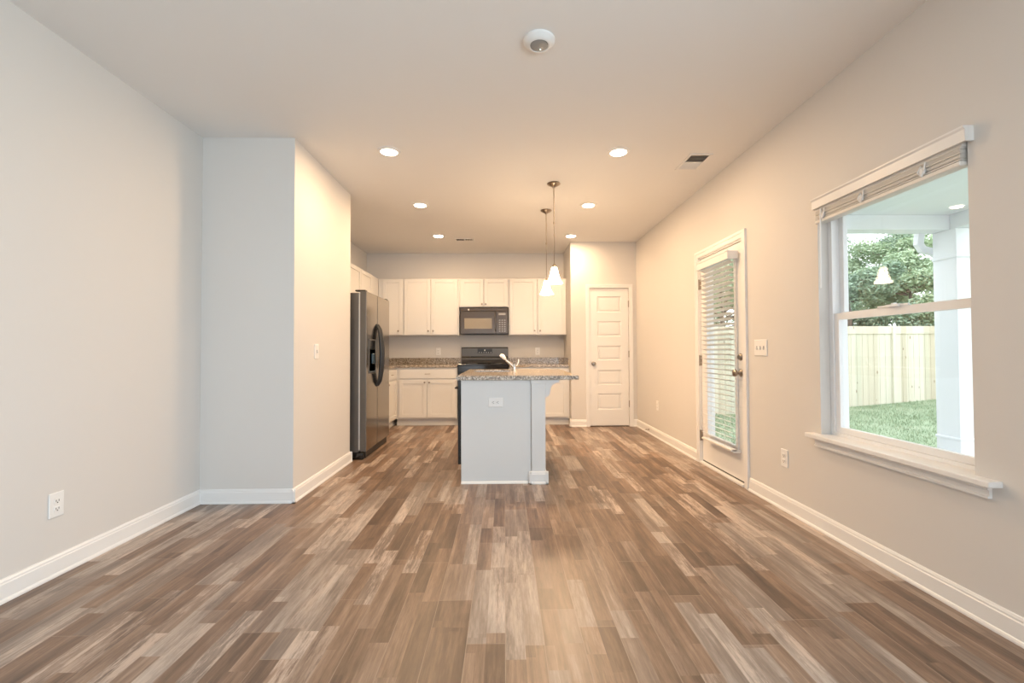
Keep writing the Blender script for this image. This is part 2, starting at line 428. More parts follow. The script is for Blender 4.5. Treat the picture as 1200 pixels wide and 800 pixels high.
for z in (.335, 1.07, 1.815):
    bm = BM(); box(bm, DX1-.008, DX1+.004, YP-.006, YP+.012, z-.045, z+.045, bev=.002); lathe(bm, [(0,-.05),(.006,-.05),(.006,.05),(0,.05)], (DX1-.002, YP-.006, z), 2, 10)
    part('hinge', bm, M_nick, d1)
part('threshold_gap', B1(DX0, DX1, YP+.01, YP+.06, 0, .004), M_slot, d1)

# ------------------------------------------------------------------ exterior door with glass
d2 = sroot('door_2', 'white exterior door with full-height glass behind a blind', (XR, 4.13, 0))
fx_, bx_ = XR+.012, XR+.055
GY0, GY1, GZ0, GZ1 = 3.852, 4.40, .30, 1.93
bm = BM(); y0, y1 = EY0+.015, EY1-.015
box(bm, fx_, bx_, y0, GY0, .035, EZ-.015); box(bm, fx_, bx_, GY1, y1, .035, EZ-.015)
box(bm, fx_, bx_, GY0, GY1, .035, GZ0); box(bm, fx_, bx_, GY0, GY1, GZ1, EZ-.015)
slab = part('slab', bm, M_trim, d2)
bm = BM()
for a in (fx_-.010,):
    prism(bm, [(GY0-.03, GZ0-.03), (GY1+.03, GZ0-.03), (GY1+.03, GZ1+.03), (GY0-.03, GZ1+.03), (GY0-.03, GZ0-.03+1e-4), (GY0+.008, GZ0+.008), (GY0+.008, GZ1-.008), (GY1-.008, GZ1-.008), (GY1-.008, GZ0+.008), (GY0+.008, GZ0+.008-1e-4)], 0, a, fx_)
part('glass_frame', bm, M_trim, slab)
part('glass_pane', B1(XR+.03, XR+.036, GY0-.002, GY1+.002, GZ0-.002, GZ1+.002), M_glass, slab)
bm = BM(); lathe(bm, [(0,0),(.030,0),(.031,.005),(.024,.012),(.020,.018),(0,.019)], (fx_, 3.775, 1.064), 0, 24, -1); box(bm, fx_-.032, fx_-.018, 3.771, 3.779, 1.05, 1.078, bev=.002)
part('deadbolt', bm, M_nick, slab, 'round nickel deadbolt above the knob', smooth=True)
bm = BM(); lathe(bm, [(0,0),(.032,0),(.033,.006),(.018,.012),(.012,.02),(.012,.034),(.024,.04),(.030,.050),(.029,.062),(.02,.069),(0,.071)], (fx_, 3.775, .932), 0, 24, -1)
part('door_knob', bm, M_nick, slab, 'nickel door knob', smooth=True)
for z in (.275, 1.02, 1.78):
    bm = BM(); box(bm, XR-.006, XR+.012, EY1-.022, EY1-.008, z-.05, z+.05, bev=.002); lathe(bm, [(0,-.052),(.007,-.052),(.007,.052),(0,.052)], (XR-.008, EY1-.013, z), 2, 10)
    part('hinge', bm, M_nick, d2)
part('threshold', B1(XR-.02, XO, EY0+.012, EY1-.012, 0, .022, bev=.003), M_trim, d2)
part('bottom_sweep', B1(XR+.014, XR+.05, EY0+.015, EY1-.015, .022, .035), M_slot, d2)

# blind on the door
bd = root('door_blind', 'white slatted blind hanging over the glass of the exterior door', 'window blind', (XR, 4.07, 1.98))
BX0, BX1 = 1.872, 1.955
bm = BM(); box(bm, BX0+.012, BX1, 3.80, 4.36, 1.90, 1.955)
prism(bm, [(BX0, 1.893), (BX0+.012, 1.893), (BX0+.012, 1.958), (BX0+.006, 1.966), (BX0-.004, 1.966), (BX0-.004, 1.955), (BX0, 1.95)], 1, 3.775, 4.385)
box(bm, BX0+.0122, BX1+.008, 3.776, 3.788, 1.893, 1.960); box(bm, BX0+.0122, BX1+.008, 4.373, 4.384, 1.893, 1.960)
part('valance', bm, M_trim, bd)
bm = BM(); nz = 36; pitch = (1.885-.305)/nz
for i in range(nz):
    z = 1.875 - i*pitch; c, s = .024, .0075
    xm = (BX0+BX1)/2 + .004
    prism(bm, [(xm-c, z+s), (xm, z+.003), (xm+c, z-s), (xm+c, z-s-.0028), (xm, z), (xm-c, z+s-.0028)], 1, 3.795, 4.365)
part('slats', bm, M_blind, bd, 'open white slats')
bm = BM(); xm = (BX0+BX1)/2 + .004
for y in (3.90, 4.26):
    for x in (xm-.025, xm+.025): box(bm, x-.001, x+.001, y-.001, y+.001, .30, 1.90)
part('ladder_cords', bm, M_blind, bd)
part('bottom_rail', B1(xm-.025, xm+.025, 3.795, 4.365, .272, .292, bev=.004), M_blind, bd)
for y in (3.80, 4.36):
    part('hold_down_bracket', B1(xm-.01, fx_, y-.005, y+.005, .262, .285), M_plate, bd)

# ------------------------------------------------------------------ window
w1 = sroot('window_1', 'white vinyl single-hung window above the stool', (XR+.09, 2.34, WZ0))
WY0 += .001; WY1 -= .001; WZ0 += .001; WZ1 -= .001
def ring(bm, xa, xb, y0, y1, z0, z1, w, wb=None, wt=None):
    wb = wb or w; wt = wt or w
    box(bm, xa, xb, y0, y0+w, z0, z1); box(bm, xa, xb, y1-w, y1, z0, z1)
    box(bm, xa, xb, y0+w, y1-w, z0, z0+wb); box(bm, xa, xb, y0+w, y1-w, z1-wt, z1)
bm = BM(); ring(bm, 2.028, 2.12, WY0, WY1, WZ0, WZ1, .030, .022, .03); ring(bm, 2.075, 2.082, WY0+.03, WY1-.03, WZ0+.022, WZ1-.03, .012, .012)
fr = part('window_frame', bm, M_vinyl, w1)
bm = BM(); ring(bm, 2.036, 2.066, WY0+.031, WY1-.031, WZ0+.023, 1.345, .038, .034, .040); box(bm, 2.028, 2.040, 2.25, 2.44, 1.348, 1.358, bev=.002)
ls = part('lower_sash', bm, M_vinyl, w1)
part('glass_pane', B1(2.050, 2.054, WY0+.067, WY1-.067, WZ0+.055, 1.307), M_glass, ls)
bm = BM(); ring(bm, 2.076, 2.104, WY0+.031, WY1-.031, 1.318, WZ1-.031, .032, .034, .032)
us = part('upper_sash', bm, M_vinyl, w1)
part('glass_pane', B1(2.088, 2.092, WY0+.061, WY1-.061, 1.350, WZ1-.06), M_glass, us)
bm = BM(); box(bm, 2.02, 2.045, 2.30, 2.38, 1.345, 1.360, bev=.003); lathe(bm, [(0,0),(.012,0),(.012,.008),(0,.009)], (2.035, 2.34, 1.358), 2, 14)
part('sash_lock', bm, M_vinyl, w1)
# stool and apron
bm = BM(); box(bm, 1.908, 2.03, 1.775, 2.880, .573, .5985, bev=.004, seg=2)
prism(bm, [(1.9646, .520), (1.945, .520), (1.945, .527), (1.952, .532), (1.952, .552), (1.944, .556), (1.944, .563), (1.932, .573), (1.9646, .573)], 1, 1.815, 2.845)
struct('trim_3', bm, M_trim, label='white window stool and apron under the right-hand window')
# a plain outside screen track
# window blind raised
wbld = root('window_blind', 'white wooden blind drawn up to the top of the window', 'window blind', (XR, 2.34, 2.0))
bm = BM()
prism(bm, [(1.926, 1.996), (1.940, 1.996), (1.940, 2.060), (1.919, 2.060), (1.919, 2.052), (1.926, 2.044)], 1, 1.852, 2.802)
box(bm, 1.9402, XR, 1.852, 1.863, 1.996, 2.060); box(bm, 1.9402, XR, 2.791, 2.802, 1.996, 2.060)
part('valance', bm, M_trim, wbld)
part('headrail', B1(1.945, 2.015, WY0+.006, WY1-.006, 1.985, 2.028), M_blind, wbld)
bm = BM(); z = 1.984; k = 0
while z > 1.930:
    dz = .0042; sh = .002*math.sin(k*2.1)
    box(bm, 1.942+sh, 1.995+sh, WY0+.008, WY1-.008, z-dz+.0010, z-.0006); z -= dz + .0022*(k % 4 == 1); k += 1
part('slats', bm, M_blind, wbld, 'stack of pale closed-up slats')
part('bottom_rail', B1(1.940, 1.996, WY0+.008, WY1-.008, 1.906, 1.926, bev=.003), M_blind, wbld)
for y in (2.72, 2.42, 2.06):
    bm = BM()
    tube(bm, [(1.939, y-.012, 1.985), (1.932, y-.016, 1.95), (1.933, y+.004, 1.925), (1.931, y+.018, 1.945), (1.936, y+.006, 1.972), (1.932, y-.008, 1.945), (1.935, y, 1.918)], .003, 6)
    box(bm, 1.934, 1.941, y-.014, y+.014, 1.93, 1.962, bev=.002)
    part('ladder_tape', bm, M_plate, wbld)
bm = BM(); tube(bm, [(1.935, 2.735, 1.985), (1.934, 2.738, 1.8), (1.934, 2.74, 1.50)], .0042, 8)
part('tilt_wand', bm, M_plate, wbld)
# unseen windows added behind the camera to go with the cool fill lights
w2 = sroot('window_added_rear', 'wide window added in the wall behind the camera', (.05, YR, .35))
bm = BM()
for x0, x1, z0, z1 in ((-1.65, -1.6, .35, 2.35), (1.70, 1.75, .35, 2.35), (-1.6, 1.7, .35, .40), (-1.6, 1.7, 2.30, 2.35), (-.54, -.48, .4, 2.3), (.58, .64, .4, 2.3)): box(bm, x0, x1, YR-.1, YR-.04, z0, z1)
part('window_frame', bm, M_vinyl, w2)
w3 = sroot('window_added_side', 'added side window out of view behind the camera', (XR, -1.1, .55))
bm = BM(); ring(bm, XR+.06, XR+.12, SY0, SY1, .55, 2.1, .05); box(bm, XR+.06, XR+.12, SY0+.05, SY1-.05, 1.3, 1.35)
part('window_frame', bm, M_vinyl, w3)

# ------------------------------------------------------------------ wall plates
def plate(name, label, cat, axis, wall, sg, u, z, kind, n=1, horiz=False, group=None):
    """axis: normal axis; wall: wall coordinate; sg: outward sign"""
    loc = (wall, u, z) if axis == 0 else (u, wall, z)
    r = root(name, label, cat, loc, group)
    w, h = (.078 + .046*(n-1), .124)
    if horiz: w, h = h, w
    def bx(bm, a0, a1, u0, u1, z0, z1, bev=0):
        if horiz:
            u0, u1, z0, z1 = z0, z1, u0, u1
        if axis == 0: box(bm, wall+sg*a0, wall+sg*a1, u+u0, u+u1, z+z0, z+z1, bev=bev)
        else: box(bm, u+u0, u+u1, wall+sg*a0, wall+sg*a1, z+z0, z+z1, bev=bev)
    ww, hh = (h, w) if horiz else (w, h)
    bm = BM(); bx(bm, 0, .007, -ww/2, ww/2, -hh/2, hh/2, bev=.003); part('cover_plate', bm, M_plate, r)
    for i in range(n):
        c = (i-(n-1)/2)*.046
        if kind == 'outlet':
            for s in (-1, 1):
                bm = BM(); bx(bm, .006, .0095, c-.017, c+.017, s*.0195-.014, s*.0195+.014, bev=.002)
                f_ = part('receptacle', bm, M_plate, r)
                bm = BM(); zc = s*.0195
                bx(bm, .0092, .0100, c-.0085, c-.0055, zc-.004, zc+.006); bx(bm, .0092, .0100, c+.0055, c+.0085, zc-.004, zc+.006); bx(bm, .0092, .0100, c-.003, c+.003, zc-.011, zc-.006)
                part('slots', bm, M_slot, f_, 'dark socket slots')
        else:
            bm = BM(); bx(bm, .0068, .0085, c-.006, c+.006, -.013, .013); part('switch_slot', bm, M_greyslot, r)
            bm = BM(); bx(bm, .008, .017, c-.0045, c+.0045, -.010, .002, bev=.002); part('toggle', bm, M_plate, r)
    return r
plate('wall_outlet', 'white double wall outlet low on the left grey wall', 'wall outlet', 0, XL, 1, 2.352, .357, 'outlet')
plate('light_switch', 'white light switch on the boxed-out wall before the refrigerator', 'light switch', 0, XB, 1, 3.846, 1.125, 'switch')
plate('light_switch', 'white triple toggle switch plate right of the glazed door', 'light switch', 0, XR, -1, 3.452, 1.140, 'switch', 3)
plate('wall_outlet', 'white wall outlet low between the glazed door and the window', 'wall outlet', 0, XR, -1, 3.175, .365, 'outlet')
plate('wall_outlet', 'white wall outlet low on the right wall near the pantry', 'wall outlet', 0, XR, -1, 5.82, .415, 'outlet')
plate('wall_outlet', 'white wall outlet on the back wall right of the range', 'wall outlet', 1, YB, -1, .547, 1.115, 'outlet')
plate('wall_outlet', 'white wall outlet on the back wall left of the range', 'wall outlet', 1, YB, -1, -1.09, 1.115, 'outlet')
ds = root('door_stop', 'small spring door stop on the right baseboard near the pantry', 'door stop', (XR-.015, 6.14, .055))
bm = BM(); pts = [(XR-.017 - .055*i/60, 6.14+.006*math.cos(i*.9), .055+.006*math.sin(i*.9)) for i in range(61)]; tube(bm, pts, .0015, 5)
lathe(bm, [(0,0),(.010,0),(.010,.006),(0,.007)], (XR-.0146, 6.14, .055), 0, 12, -1)
part('spring', bm, M_nick, ds)
bm = BM(); lathe(bm, [(0,.054),(.007,.054),(.008,.060),(.006,.068),(0,.069)], (XR-.017, 6.14, .055), 0, 12, -1); part('rubber_tip', bm, M_plate, ds)

# ------------------------------------------------------------------ kitchen cabinets
def bxa(bm, axis, a0, a1, u0, u1, z0, z1, bev=0):
    if axis == 1: box(bm, u0, u1, a0, a1, z0, z1, bev=bev)
    else: box(bm, a0, a1, u0, u1, z0, z1, bev=bev)
def shaker(axis, face, sg, u0, u1, z0, z1, rail=.055):
    bm = BM(); t0 = face; t1 = face + sg*.019; tr = face + sg*.010
    bxa(bm, axis, t0, tr, u0, u1, z0, z1)
    bxa(bm, axis, tr, t1, u0, u0+rail, z0, z1, .0015); bxa(bm, axis, tr, t1, u1-rail, u1, z0, z1, .0015)
    bxa(bm, axis, tr, t1, u0+rail, u1-rail, z0, z0+rail, .0015); bxa(bm, axis, tr, t1, u0+rail, u1-rail, z1-rail, z1, .0015)
    return bm
def knob(axis, face, sg, u, z):
    bm = BM(); c = (u, face, z) if axis == 1 else (face, u, z)
    lathe(bm, [(0, 0), (.009, 0), (.006, .004), (.005, .012), (.012, .017), (.0145, .023), (.012, .028), (0, .030)], c, axis, 16, sg); return bm
def cab_root(name, label, axis, u0, u1, z0, back, group=None):
    m_ = (u0+u1)/2
    return root(name, label, 'cabinet', (m_, back, z0) if axis == 1 else (back, m_, z0), group)
def wall_cabinet(label, axis, back, face, sg, u0, u1, z0, z1, doors, knobs, rail=.055, group='white wall cabinets'):
    r = cab_root('wall_cabinet', label, axis, u0, u1, z0, back, group)
    bm = BM(); bxa(bm, axis, back, face, u0, u1, z0+.004, z1-.002, .001); bxa(bm, axis, face, face + sg*.004, u0+.001, u1-.001, z0+.0, z0+.03)
    part('body', bm, M_cab, r)
    for (a, b), ks in zip(doors, knobs):
        d = part('door', shaker(axis, face + sg*.001, sg, a, b, z0+.010, z1-.010, rail), M_cab, r)
        if ks is not None: part('knob', knob(axis, face + sg*.020, sg, *ks), M_nick, d, 'small nickel knob', smooth=True)
    return r
UZ0, UZ1, UF = 1.372, 2.268, 7.192
FB = YB - .0015
wall_cabinet('narrow single-door white wall cabinet in the left kitchen corner', 1, FB, UF, -1, -1.981, -1.590, UZ0, UZ1, [(-1.912, -1.600)], [(-1.665, 1.440)])
wall_cabinet('double-door white wall cabinet left of the microwave', 1, FB, UF, -1, -1.588, -.712, UZ0, UZ1, [(-1.575, -1.163), (-1.153, -.735)], [(-1.195, 1.440), (-1.118, 1.440)])
wall_cabinet('short double-door white wall cabinet over the microwave', 1, FB, UF, -1, -.710, .066, 1.815, UZ1, [(-.688, -.328), (-.318, .050)], [(-.352, 1.860), (-.292, 1.860)])
wall_cabinet('double-door white wall cabinet right of the microwave', 1, FB, UF, -1, .068, XP-.004, UZ0, UZ1, [(.088, .512), (.530, .968)], [(.478, 1.440), (.562, 1.440)])
wall_cabinet('white wall cabinet on the left kitchen wall beyond the refrigerator', 0, XL+.0015, -1.985, 1, 5.72, 7.19, UZ0, UZ1, [(5.74, 6.26), (6.27, 6.79)], [(6.22, 1.44), (6.31, 1.44)])
wall_cabinet('short white wall cabinet over the refrigerator', 0, XL+.0015, -1.985, 1, 4.70, 5.718, 1.83, UZ1, [(4.72, 5.205), (5.215, 5.70)], [(5.17, 1.87), (5.25, 1.87)])

LF = 6.895; CZ0, CZ1 = .875, .912
def base_cabinet(label, axis, back, face, sg, u0, u1, doors, drawers, knobs, pulls, group='white base cabinets'):
    r = cab_root('base_cabinet', label, axis, u0, u1, 0, back, group)
    bm = BM(); bxa(bm, axis, back, face, u0, u1, .105, CZ0-.001, .001)
    part('body', bm, M_cab, r)
    bm = BM(); bxa(bm, axis, back, face - sg*.06, u0, u1, 0, .105); bxa(bm, axis, face-sg*.06, face-sg*.046, u0, u1, 0, .018)
    part('toe_kick', bm, M_cab, r)
    for (a, b), ks in zip(doors, knobs):
        d = part('door', shaker(axis, face + sg*.001, sg, a, b, .125, .690), M_cab, r)
        part('knob', knob(axis, face + sg*.020, sg, *ks), M_nick, d, 'small nickel knob', smooth=True)
    for (a, b), pl in zip(drawers, pulls):
        bm = BM(); bxa(bm, axis, face+sg*.001, face+sg*.019, a, b, .712, .845, .003)
        d = part('drawer', bm, M_cab, r)
        if pl is not None:
            c = pl; F = face + sg*.019
            bm = BM(); q = [(c-.038, 0), (c-.034, .018), (c-.015, .026), (c+.015, .026), (c+.034, .018), (c+.038, 0)]
            tube(bm, [((u, F+sg*t, .782) if axis == 1 else (F+sg*t, u, .782)) for u, t in q], .0045, 8)
            part('pull', bm, M_nick, d, 'arched nickel pull', smooth=True)
    return r
base_cabinet('white base cabinet with a wide drawer over two doors left of the range', 1, FB, LF, -1, -1.632, -.712, [(-1.585, -1.170), (-1.160, -.735)], [(-1.585, -.735)], [(-1.200, .655), (-1.130, .655)], [-1.16])
base_cabinet('white base cabinet right of the range behind the island', 1, FB, LF, -1, .068, XP-.004, [(.085, .510), (.520, .945)], [(.085, .510), (.520, .945)], [(.480, .655), (.550, .655)], [.30, .73])
base_cabinet('white base cabinet on the left kitchen wall past the refrigerator', 0, XL+.0015, -1.634, 1, 5.72, 7.515, [(5.74, 6.28), (6.29, 6.85)], [(5.74, 6.28), (6.29, 6.85)], [(6.24, .655), (6.33, .655)], [6.0, 6.55])
# counters
ct = root('countertop', 'brown speckled granite countertop with backsplash left of the range', 'countertop', (-1.5, 7.2, CZ0))
bm = BM(); prism(bm, [(XL+.002, 5.72), (-1.605, 5.72), (-1.605, 6.868), (-.712, 6.868), (-.712, FB), (XL+.002, FB)], 2, CZ0, CZ1, bev=.003); part('slab', bm, M_gran, ct)
bm = BM(); box(bm, XL+.022, -.712, FB-.02, FB, CZ1, 1.012, bev=.001); box(bm, XL+.002, XL+.022, 5.72, FB, CZ1, 1.012, bev=.001); part('backsplash', bm, M_gran, ct)
ct = root('countertop', 'brown speckled granite countertop with backsplash right of the range', 'countertop', (.5, 7.2, CZ0))
part('slab', B1(.068, XP-.002, 6.868, FB, CZ0, CZ1, bev=.003), M_gran, ct)
bm = BM(); box(bm, .068, XP-.002, FB-.02, FB, CZ1, 1.012, bev=.001); box(bm, XP-.022, XP-.002, 6.875, FB-.02, CZ1, 1.012, bev=.001); part('backsplash', bm, M_gran, ct)

# ------------------------------------------------------------------ range
rg = root('electric_range', 'black electric range with raised control panel between the back cabinets', 'oven', (-.32, 7.15, 0))
RX0, RX1 = -.708, .064
part('body', B1(RX0+.004, RX1-.004, 6.89, 7.50, .03, .905, bev=.003), M_blackp, rg)
bm = BM(); box(bm, RX0, RX1, 6.862, 7.44, .905, .925, bev=.005, seg=2)
ck = part('cooktop', bm, M_black, rg)
for (x, y, r_) in ((-.51, 7.02, .10), (-.13, 7.02, .08), (-.51, 7.29, .075), (-.13, 7.29, .10)):
    bm = BM(); lathe(bm, [(r_-.004, .9252), (r_-.004, .9256), (r_, .9256), (r_, .9252)], (x, y, 0), 2, 40); part('burner_ring', bm, M_greyslot, ck)
bm = BM(); prism(bm, [(7.44, .925), (7.50, .925), (7.50, 1.185), (7.472, 1.185), (7.455, 1.17), (7.455, 1.035), (7.425, 1.005), (7.425, .985)], 0, RX0+.006, RX1-.006, bev=.003)
bg = part('control_panel', bm, M_slate, rg)
bm = BM(); box(bm, RX0+.16, RX1-.10, 7.430, 7.452, 1.018, 1.040); part('vent_slot', bm, M_slot, bg)
bm = BM(); box(bm, -.44, -.20, 7.453, 7.456, 1.085, 1.16); dp = part('display', bm, M_blackp, bg)
bm = BM(); lathe(bm, [(0, 0), (.011, 0), (.011, .0012), (0, .0014)], (-.322, 7.4528, 1.135), 1, 16, -1)
part('emblem', bm, M_mark, bg, 'small round silver emblem')
for i in range(6): part('touch_key', B1(-.42+i*.038, -.405+i*.038, 7.4522, 7.4529, 1.095, 1.101), M_mark, dp)
bm = BM(); box(bm, RX0+.006, RX1-.006, 6.868, 6.89, .20, .80, bev=.004); od = part('oven_door', bm, M_black, rg)
bm = BM(); tube(bm, [(RX0+.06, 6.868, .775), (RX0+.06, 6.825, .775), (RX1-.06, 6.825, .775), (RX1-.06, 6.868, .775)], .010, 10); part('handle', bm, M_blackp, od)
part('storage_drawer', B1(RX0+.006, RX1-.006, 6.870, 6.89, .05, .19, bev=.004), M_blackp, rg)
part('front_fascia', B1(RX0+.006, RX1-.006, 6.866, 6.89, .805, .903, bev=.003), M_black, rg)

# ------------------------------------------------------------------ microwave
mw = root('microwave', 'black over-the-range microwave under the short wall cabinet', 'microwave', (-.32, 7.3, 1.375))
MX0, MX1, MZ0, MZ1, MF = -.690, .056, 1.385, 1.800, 7.125
part('body', B1(MX0, MX1, MF+.03, FB, MZ0, MZ1+.0, bev=.003), M_blackp, mw)
md = part('door', B1(MX0, -.135, MF, MF+.03, MZ0+.008, MZ1-.055, bev=.004), M_mw, mw)
part('door_window', B1(MX0+.065, -.195, MF-.0015, MF+.001, MZ0+.085, MZ0+.250), M_mwglass, md, 'pale grey mesh window')
bm = BM(); tube(bm, [(-.150, MF, MZ1-.085), (-.148, MF-.038, MZ1-.10), (-.140, MF-.045, MZ1-.20), (-.138, MF-.038, MZ0+.075), (-.140, MF, MZ0+.055)], .009, 10)
part('handle', bm, M_slate, md, smooth=True)
part('top_grille', B1(MX0, MX1, MF+.001, MF+.03, MZ1-.052, MZ1-.001, bev=.003), M_mw, mw)
cp = part('control_panel', B1(-.132, MX1, MF, MF+.03, MZ0+.008, MZ1-.055, bev=.004), M_mw, mw)
bm = BM()
for i in range(3):
    for j in range(6): box(bm, -.085+i*.040, -.062+i*.040, MF-.0012, MF+.0006, MZ0+.04+j*.034, MZ0+.056+j*.034)
part('display', B1(-.09, .02, MF-.0012, MF+.0006, MZ1-.115, MZ1-.085), M_greyslot, cp)
part('buttons', bm, M_greyslot, cp)
bm = BM(); lathe(bm, [(0, 0), (.013, 0), (.013, .0015), (0, .002)], (MX0+.13, MF+.001, MZ1-.030), 1, 18, -1); part('emblem', bm, M_mark, mw, 'small round silver emblem')

# ------------------------------------------------------------------ refrigerator
fg = root('refrigerator', 'dark stainless side-by-side refrigerator with curved black handles', 'refrigerator', (-1.85, 5.225, 0))
FY0, FY1, FYM = 4.757, 5.700, 5.170
part('body', B1(XL+.03, -1.515, FY0, FY1, .075, 1.735, bev=.006, seg=2), M_slate, fg)
part('gasket', B1(-1.515, -1.503, FY0+.004, FY1-.004, .10, 1.73), M_gasket, fg, 'light grey door gasket')
DXF = -1.438
for nm, a, b, lb in (('freezer_door', FY0, FYM-.004, None), ('fridge_door', FYM+.004, FY1, None)):
    d = part(nm, B1(-1.503, DXF, a, b, .085, 1.752, bev=.005, seg=2), M_slate, fg)
    part('front_skin', B1(DXF-.0005, DXF+.0015, a+.006, b-.006, .091, 1.746), M_slated, d, 'mirror-like dark steel door face')
    yh = FYM-.040 if nm == 'freezer_door' else FYM+.040
    bm = BM(); pts = []; rs = []
    for i in range(15):
        t = i/14; z = .74 + .68*t; pts.append((DXF + .014 + .040*math.sin(PI*t)**.7, yh, z)); rs.append(.013 + .006*math.sin(PI*t))
    pts[0] = (DXF-.004, yh, .735); pts[-1] = (DXF-.004, yh, 1.425); tube(bm, pts, .013, 12, rs)
    part('handle', bm, M_blackp, d, 'curved black handle', smooth=True)
    if nm == 'freezer_door':
        bm = BM(); ring(bm, DXF-.002, DXF+.006, 4.845, 5.095, .885, 1.255, .014); dpn = part('dispenser', bm, M_slate, d, 'water and ice dispenser set in the door')
        part('dispenser_panel', B1(DXF-.001, DXF+.003, 4.858, 5.082, 1.145, 1.242), M_slated, dpn)
        bm = BM(); box(bm, DXF-.001, DXF+.0015, 4.858, 5.082, .90, 1.145); box(bm, DXF, DXF+.02, 4.93, 5.01, .99, 1.10, bev=.006); box(bm, DXF, DXF+.012, 4.86, 5.08, .899, .912, bev=.002)
        part('dispenser_recess', bm, M_disp, dpn, 'dark blue-black dispenser recess')
part('toe_grille', B1(-1.50, -1.455, FY0+.05, FY1-.05, .012, .082, bev=.003), M_blackp, fg)
for y0, y1 in ((FY0+.002, FY0+.11), (FY1-.11, FY1-.002)):
    bm = BM(); box(bm, -1.60, -1.465, y0, y1, .0, .075, bev=.014, seg=3); part('foot_cover', bm, M_black, fg, smooth=True)
for y in (FY0+.05, FY1-.05):
    part('hinge_cap', B1(-1.56, -1.45, y-.035, y+.035, 1.752, 1.768, bev=.005), M_blackp, fg)

# ------------------------------------------------------------------ island
isl = root('kitchen_island', 'white kitchen island with pony wall post under a granite top', 'kitchen island', (.0, 4.55, 0))
IX0, IX1, IY0, IY1 = -.371, .222, 3.890, 5.24
bm = BM(); box(bm, IX0, IX1, IY0, IY0+.55-.5, 0, CZ0-.001, bev=.002); part('end_panel', bm, M_island, isl)
bm = BM(); prism(bm, [(IY0-.016, 0), (IY0, 0), (IY0, .018), (IY0-.008, .016), (IY0-.014, .010)], 0, IX0, .195); part('shoe_moulding', bm, M_trim, isl)
bm = BM(); box(bm, IX0+.02, IX1, IY0+.05, 4.60, .105, CZ0-.001); box(bm, IX0+.001, IX1, 4.60, IY1-.001, .105, CZ0-.27); box(bm, IX0+.001, IX0+.02, 4.6, IY1-.001, .6, CZ0-.001)
box(bm, IX0+.02, IX1, IY1-.02, IY1-.001, .105, CZ0-.001); box(bm, IX0+.07, IX1, IY0+.05, IY1-.001, 0, .105)
part('body', bm, M_island, isl)
# pony wall with post end
bm = BM(); box(bm, .2275, .346, 3.872, IY1, 0, CZ0-.001, bev=.002); box(bm, .222, .2275, 3.90, IY1, 0, CZ0-.001)
part('pony_wall', bm, M_island, isl)
bm = BM(); prof = base_profile()
prism(bm, [(3.872-d, z) for d, z in prof], 0, .205, .346+.022); prism(bm, [(.346+d, z) for d, z in prof], 1, 3.872-.022, IY1)
prism(bm, [(.2275-d, z) for d, z in prof], 1, 3.872-.022, 3.89)
part('baseboard', bm, M_trim, isl)
bm = BM(); box(bm, .222, .352, 3.866, 3.9, .845, CZ0-.001, bev=.002); part('neck_moulding', bm, M_island, isl)
def corbel(y):
    pts = [(.346, .874), (.468, .874), (.468, .855), (.458, .850)]
    for i in range(9):
        a = i/8; pts.append((.458 - .066*math.sin(a*PI/2), .850 - .060*(1-math.cos(a*PI/2))))
    for i in range(1, 8):
        a = i/7; pts.append((.392 - .040*(1-math.cos(a*PI/2)), .790 - .062*math.sin(a*PI/2)))
    pts += [(.346, .720)]
    bm = BM(); prism(bm, pts, 1, y-.03, y+.03, bev=.002); part('corbel', bm, M_island, isl, 'scrolled white corbel under the overhang')
corbel(3.915); corbel(5.10)
for a, b in ((4.62, 4.92), (4.925, 5.225)):
    d = part('door', shaker(0, IX0-.000, -1, a, b, .125, .690), M_island, isl)
    part('knob', knob(0, IX0-.019, -1, b-.03 if a < 4.7 else a+.03, .655), M_nick, d, smooth=True)
part('false_drawer', B1(IX0-.019, IX0, 4.62, 5.225, .712, .845, bev=.003), M_island, isl)
SX0, SX1, SY0_, SY1_ = -.32, .06, 4.62, 5.10
it = root('island_countertop', 'speckled granite island countertop with rounded edge and bar overhang', 'countertop', (.1, 4.55, CZ0))
CX0, CX1, CY0, CY1 = -.409, .633, 3.858, 5.285
bm = BM()
o4 = [(CX0, CY0), (CX1, CY0), (CX1, CY1), (CX0, CY1)]; i4 = [(SX0, SY0_), (SX1, SY0_), (SX1, SY1_), (SX0, SY1_)]
V = {}
for nm, pl in (('o', o4), ('i', i4)):
    for z_, zz in (('t', CZ1), ('b', CZ0)): V[nm+z_] = [bm.verts.new((x, y, zz)) for x, y in pl]
for k in range(4):
    j = (k+1) % 4
    bm.faces.new((V['ot'][k], V['ot'][j], V['it'][j], V['it'][k])); bm.faces.new((V['ob'][j], V['ob'][k], V['ib'][k], V['ib'][j]))
    bm.faces.new((V['ob'][k], V['ob'][j], V['ot'][j], V['ot'][k])); bm.faces.new((V['ib'][j], V['ib'][k], V['it'][k], V['it'][j]))
bmesh.ops.bevel(bm, geom=[e for e in bm.edges if all(v in V['ot'] or v in V['ob'] for v in e.verts)], offset=.005, segments=2, affect='EDGES')
part('slab', bm, M_gran, it)
sk = root('sink', 'stainless undermount sink sunk in the island countertop', 'sink', (-.13, 4.86, .70))
bm = BM()
def pan(bm, x0, x1, y0, y1, zt, zb, t=.003):
    box(bm, x0-t, x0, y0-t, y1+t, zb, zt); box(bm, x1, x1+t, y0-t, y1+t, zb, zt); box(bm, x0, x1, y0-t, y0, zb, zt); box(bm, x0, x1, y1, y1+t, zb, zt); box(bm, x0-t, x1+t, y0-t, y1+t, zb-t, zb)
pan(bm, SX0+.004, SX1-.004, SY0_+.004, SY1_-.004, .905, .70)
part('basin', bm, M_chrome, sk)
